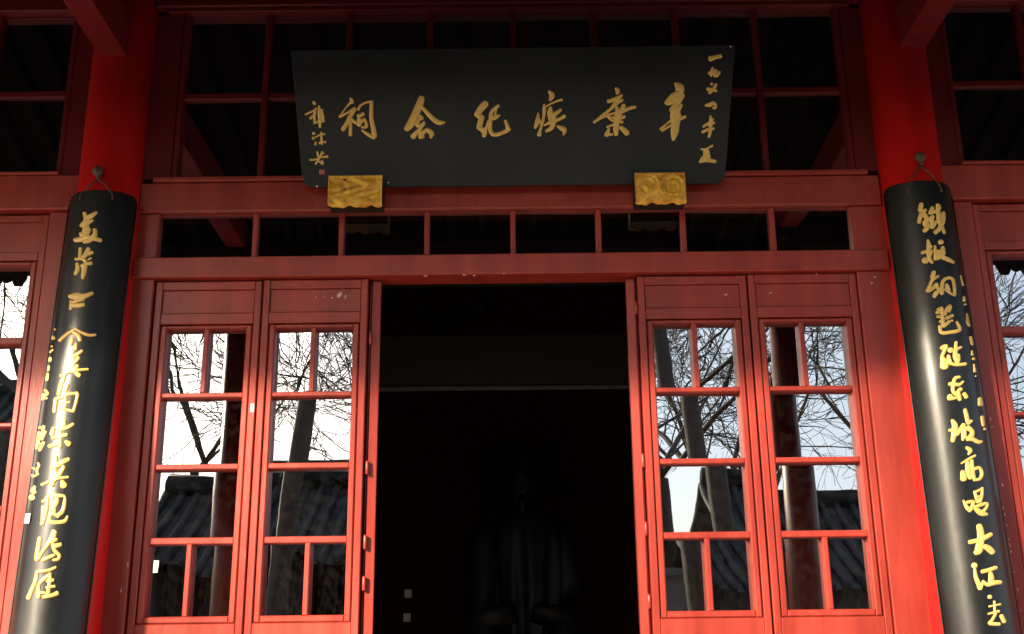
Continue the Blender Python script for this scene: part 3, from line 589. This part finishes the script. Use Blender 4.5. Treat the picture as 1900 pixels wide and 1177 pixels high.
def statue():
    T = thing('statue', (.04, 3.2, FL), 'dark bronze standing statue in a long robe inside the hall', 'statue')
    cx, cy = .06, 3.2
    MB().box(cx-.55, cx+.55, cy-.45, cy+.45, FL, FL+.33, .02).build('plinth', M['ceil'], T)
    z0 = FL+.33
    prof = [(0, .30, .26, .03), (.25, .31, .27, .03), (.7, .33, .26, .035), (1.1, .335, .25, .03), (1.35, .37, .24, .02), (1.6, .40, .24, .02), (1.8, .41, .23, .01), (1.93, .36, .20, .005), (2.02, .24, .15, .0), (2.07, .12, .11, 0), (2.12, .085, .09, 0)]
    n = 72; vs = []; fs = []
    for k, (z, a, b, f_) in enumerate(prof):
        for i in range(n):
            t = 2*math.pi*i/n; fold = f_*(math.sin(9*t+z*1.4)+.6*math.sin(17*t-z*2)); sh = .05*math.sin(z*1.2)
            a *= 1; vs.append((cx+sh+(a*.80+fold)*math.cos(t), cy+(b+fold)*math.sin(t), z0+z))
    for k in range(len(prof)-1):
        for i in range(n): fs.append((k*n+i, k*n+(i+1) % n, (k+1)*n+(i+1) % n, (k+1)*n+i))
    MB().add(vs, fs).build('robe', M['bronze'], T, True)
    # sleeves hanging from bent arms
    for s in (-1, 1):
        MB().tube([(cx+s*.24, cy, z0+1.98), (cx+s*.30, cy-.01, z0+1.80), (cx+s*.32, cy-.05, z0+1.45), (cx+s*.28, cy-.20, z0+1.22), (cx+s*.06, cy-.27, z0+1.28)], [.07, .13, .14, .12, .07], 18).build('sleeve', M['bronze'], T, True)
        MB().tube([(cx+s*.30, cy-.16, z0+1.30), (cx+s*.30, cy-.17, z0+.95), (cx+s*.26, cy-.16, z0+.55), (cx+s*.24, cy-.15, z0+.45)], [.12, .13, .09, .02], 14).build('sleeve_cuff', M['bronze'], T, True)
    hd = MB(); pts = [(0, .07), (.04, .085), (.10, .105), (.18, .115), (.25, .10), (.30, .06), (.32, .045), (.36, .055), (.40, .04), (.42, .01)]
    hd.tube([(cx, cy-.02, z0+2.08+z) for z, r in pts], [r for z, r in pts], 20)
    hd.tube([(cx, cy-.12, z0+2.27), (cx, cy-.155, z0+2.22), (cx, cy-.12, z0+2.20)], [.008, .018, .01], 8)
    hd.tube([(cx, cy-.10, z0+2.16), (cx, cy-.12, z0+2.08), (cx, cy-.13, z0+1.95)], [.03, .035, .006], 8)
    hd.build('head', M['bronze'], T, True)
statue()

# ---------------------------------------------------------------- gatehouse and wing across the courtyard (seen in the panes)
def tiled_roof(T, x0, x1, yr, zr, ye, ze, upl=.35, upr=.35, sp=.26):
    """concave slope from ridge (yr, zr) to eave (ye, ze), eave corners swept up"""
    def pt(x, t):
        z = zr+(ze-zr)*(1-(1-t)**1.35 if False else t**.80); y = yr+(ye-yr)*t
        e = 0
        if upl: e += upl*max(0, 1-(x-x0)/1.4)**2*t
        if upr: e += upr*max(0, 1-(x1-x)/1.4)**2*t
        return Vector((x, y, z+e))
    nx = max(8, int((x1-x0)/.2)); nt_ = 10
    vs = [pt(x0+(x1-x0)*i/nx, j/nt_) for i in range(nx+1) for j in range(nt_+1)]
    fs = [(i*(nt_+1)+j, (i+1)*(nt_+1)+j, (i+1)*(nt_+1)+j+1, i*(nt_+1)+j+1) for i in range(nx) for j in range(nt_)]
    MB().add(vs, fs).build('roof', M['tile'], T)
    k = int((x1-x0)/sp)
    for i in range(k+1):
        x = x0+(x1-x0)*i/k
        MB().tube([pt(x, j/8)+Vector((0, 0, .035)) for j in range(9)], .062, 6).build('tile_row', M['tile'], T, True)
    rid = [Vector((x0+(x1-x0)*i/16, yr, zr+.07+.30*max(0, abs(i-8)/8-.55)**1.5)) for i in range(17)]
    MB().tube(rid, .17, 8).build('ridge', M['tile'], T, True)
gt = thing('gatehouse', (-2.3, -13, 0), 'grey tiled gatehouse across the courtyard, mirrored in the door glass', 'building')
tiled_roof(gt, -6.0, 1.3, -13.6, 4.75, -11.3, 3.15)
tiled_roof(gt, -6.0, 1.3, -13.6, 4.75, -15.9, 3.15)
for x in (-5.4, -3.7, -2.0, -.4, .9): MB().tube([(x, -11.7, 0), (x, -11.7, 3.1)], .13, 16).build('column', M['dark'], gt, True)
MB().box(-5.6, 1.0, -12.35, -12.2, 2.9, 3.3, .01).box(-5.6, -3.7, -12.35, -12.2, 0, 2.9, .01).box(-.4, 1.0, -12.35, -12.2, 0, 2.9, .01).box(-5.6, -3.1, -15.0, -14.9, 0, 3.6, .01).box(-2.5, 1.0, -15.0, -14.9, 0, 3.6, .01).box(-3.1, -2.5, -15.0, -14.9, 0, 1.2, .01).box(-3.1, -2.5, -15.0, -14.9, 3.0, 3.6, .01).build('wall', M['dark'], gt)
MB().box(-5.6, -5.45, -15.2, -12.2, 0, 3.6, .01).box(.85, 1.0, -15.2, -12.2, 0, 3.6, .01).build('gable_wall', M['wall'], gt)
wg = thing('side_wing', (8, -13, 0), 'grey tiled side wing with pale wall beyond the gatehouse', 'building')
tiled_roof(wg, 3.6, 12, -14.2, 4.6, -11.8, 3.0, upr=0)
tiled_roof(wg, 3.6, 12, -14.2, 4.6, -16.6, 3.0, upr=0)
MB().box(4.0, 12, -16, -12.4, 0, 3.3, .01).build('wall', M['wall'], wg)
cw = MB().box(1.0, 4.0, -13.2, -12.9, 0, 3.2, .02).box(.95, 4.05, -13.28, -12.82, 3.2, 3.32, .02).build('courtyard_wall', M['lime'])
cw['label'] = 'pale courtyard wall between the gatehouse and the side wing'; cw['category'] = 'wall'
wl = thing('west_wing', (-12, -13, 0), 'long grey tiled wing on the far left side of the courtyard', 'building')
tiled_roof(wl, -18, -7.6, -15.6, 7.2, -13.2, 5.4, upl=0)
MB().box(-17.8, -8.0, -17.6, -13.8, 0, 5.8, .01).build('wall', M['wall'], wl)

bw = MB().box(-40, 40, -34.3, -34, 0, 4.2, .02).box(-40, 40, -34.4, -33.9, 4.2, 4.35, .02).build('perimeter_wall', M['wall'])
bw['label'] = 'long grey perimeter wall far behind the gatehouse'; bw['category'] = 'wall'
# ---------------------------------------------------------------- bare winter trees
def tree(x, y, h, seed, label, trunk_r=.18, crotch=.45, spread=.75, leanv=(0, 0), depth=6, cz=None):
    if cz: crotch = cz/h
    rr = random.Random(seed)
    T = thing('bare_tree', (x, y, 0), label, 'tree', 'bare winter trees around the courtyard')
    tr, cr = MB(), MB()
    def grow(p, d, L, r, lv):
        segs = 5 if lv < 3 else 4; pts = [p]; rad = [r]; kids = []
        for i in range(segs):
            d = (d+Vector((rr.gauss(0, .13), rr.gauss(0, .13), rr.gauss(.02, .09)))*(1 if lv else .35)).normalized()
            p = p+d*(L/segs); pts.append(p); r2 = max(.008, r*(1-.42*(i+1)/segs)); rad.append(r2)
            if lv >= 1 and i >= 1 and lv < depth:
                if rr.random() < .9: kids.append((p, d, r2, i))
        (tr if lv < 2 else cr).tube(pts, rad, 8 if lv < 2 else (5 if lv < 4 else 3), cap=False)
        if lv >= depth: return
        nk = rr.choice((2, 3)) if lv else rr.choice((4, 5))
        for k in range(nk):
            a = 2*math.pi*(k+rr.random()*.6)/nk; sp = spread*(rr.uniform(.35, .85) if lv else rr.uniform(.5, 1.5))
            e1 = d.cross(Vector((.3, 1, .2))).normalized(); e2 = d.cross(e1)
            nd = (d+(e1*math.cos(a)+e2*math.sin(a))*sp).normalized()
            grow(p, nd, L*rr.uniform(.62, .86) if lv else h*(1-crotch)*rr.uniform(.42, .58), rad[-1]*(rr.uniform(.6, .8) if lv else rr.uniform(.35, .7)), lv+1)
        for (q, dd, r2, i) in kids:
            a = rr.random()*6.28; e1 = dd.cross(Vector((.3, 1, .2))).normalized(); e2 = dd.cross(e1)
            nd = (dd+(e1*math.cos(a)+e2*math.sin(a))*rr.uniform(.6, 1.1)).normalized()
            grow(q, nd, L*rr.uniform(.35, .6), r2*.45, max(lv+2, 3) if lv+2 <= depth else depth)
    grow(Vector((x, y, 0)), Vector((leanv[0], leanv[1], 1)).normalized(), h*crotch, trunk_r, 0)
    tr.build('trunk', M['bark'], T, True); cr.build('crown', M['bark'], T, True)
q = at(296, 865, 17)
tree(q.x, -17, 11.5, 3, 'bare tree with a fanning crown behind the left end of the gatehouse', .16, cz=q.z, spread=.8)
q = at(1265, 800, 9)
tree(q.x+.2, -9.3, 9.5, 11, 'thick forked bare tree in the courtyard, nearest on the right', .20, .42, .8)
q = at(1480, 830, 14)
tree(q.x+1.0, -15, 13, 5, 'tall spreading bare tree between gatehouse and side wing', .24, .40, 1.0, (-.12, 0))
q = at(640, 850, 17)
tree(q.x, -18, 11.5, 8, 'tall bare tree rising behind the middle of the gatehouse roof', .16, .45, .8)
q = at(1392, 700, 6)
tree(q.x, -6, 9, 53, 'dark thick trunked bare tree standing right of the doorway axis close to the hall', .15, .62, .7)
q = at(462, 700, 7)
tree(q.x, -7, 9.5, 31, 'slim straight bare tree nearest the hall, left of the doorway axis', .16, .62, .7)
tree(-7.3, -10.2, 10.5, 47, 'leaning bare tree at the far left of the courtyard', .15, .52, .8, (.05, 0))
tree(10.5, -21, 13, 21, 'bare tree rising behind the side wing roof', .2, .4, .9)
tree(6.5, -26, 15, 23, 'far bare tree seen over the pale courtyard wall', .25, .4, .9)
tree(-3.8, -30, 15, 25, 'farthest bare tree behind the gatehouse', .25, .4, .9)
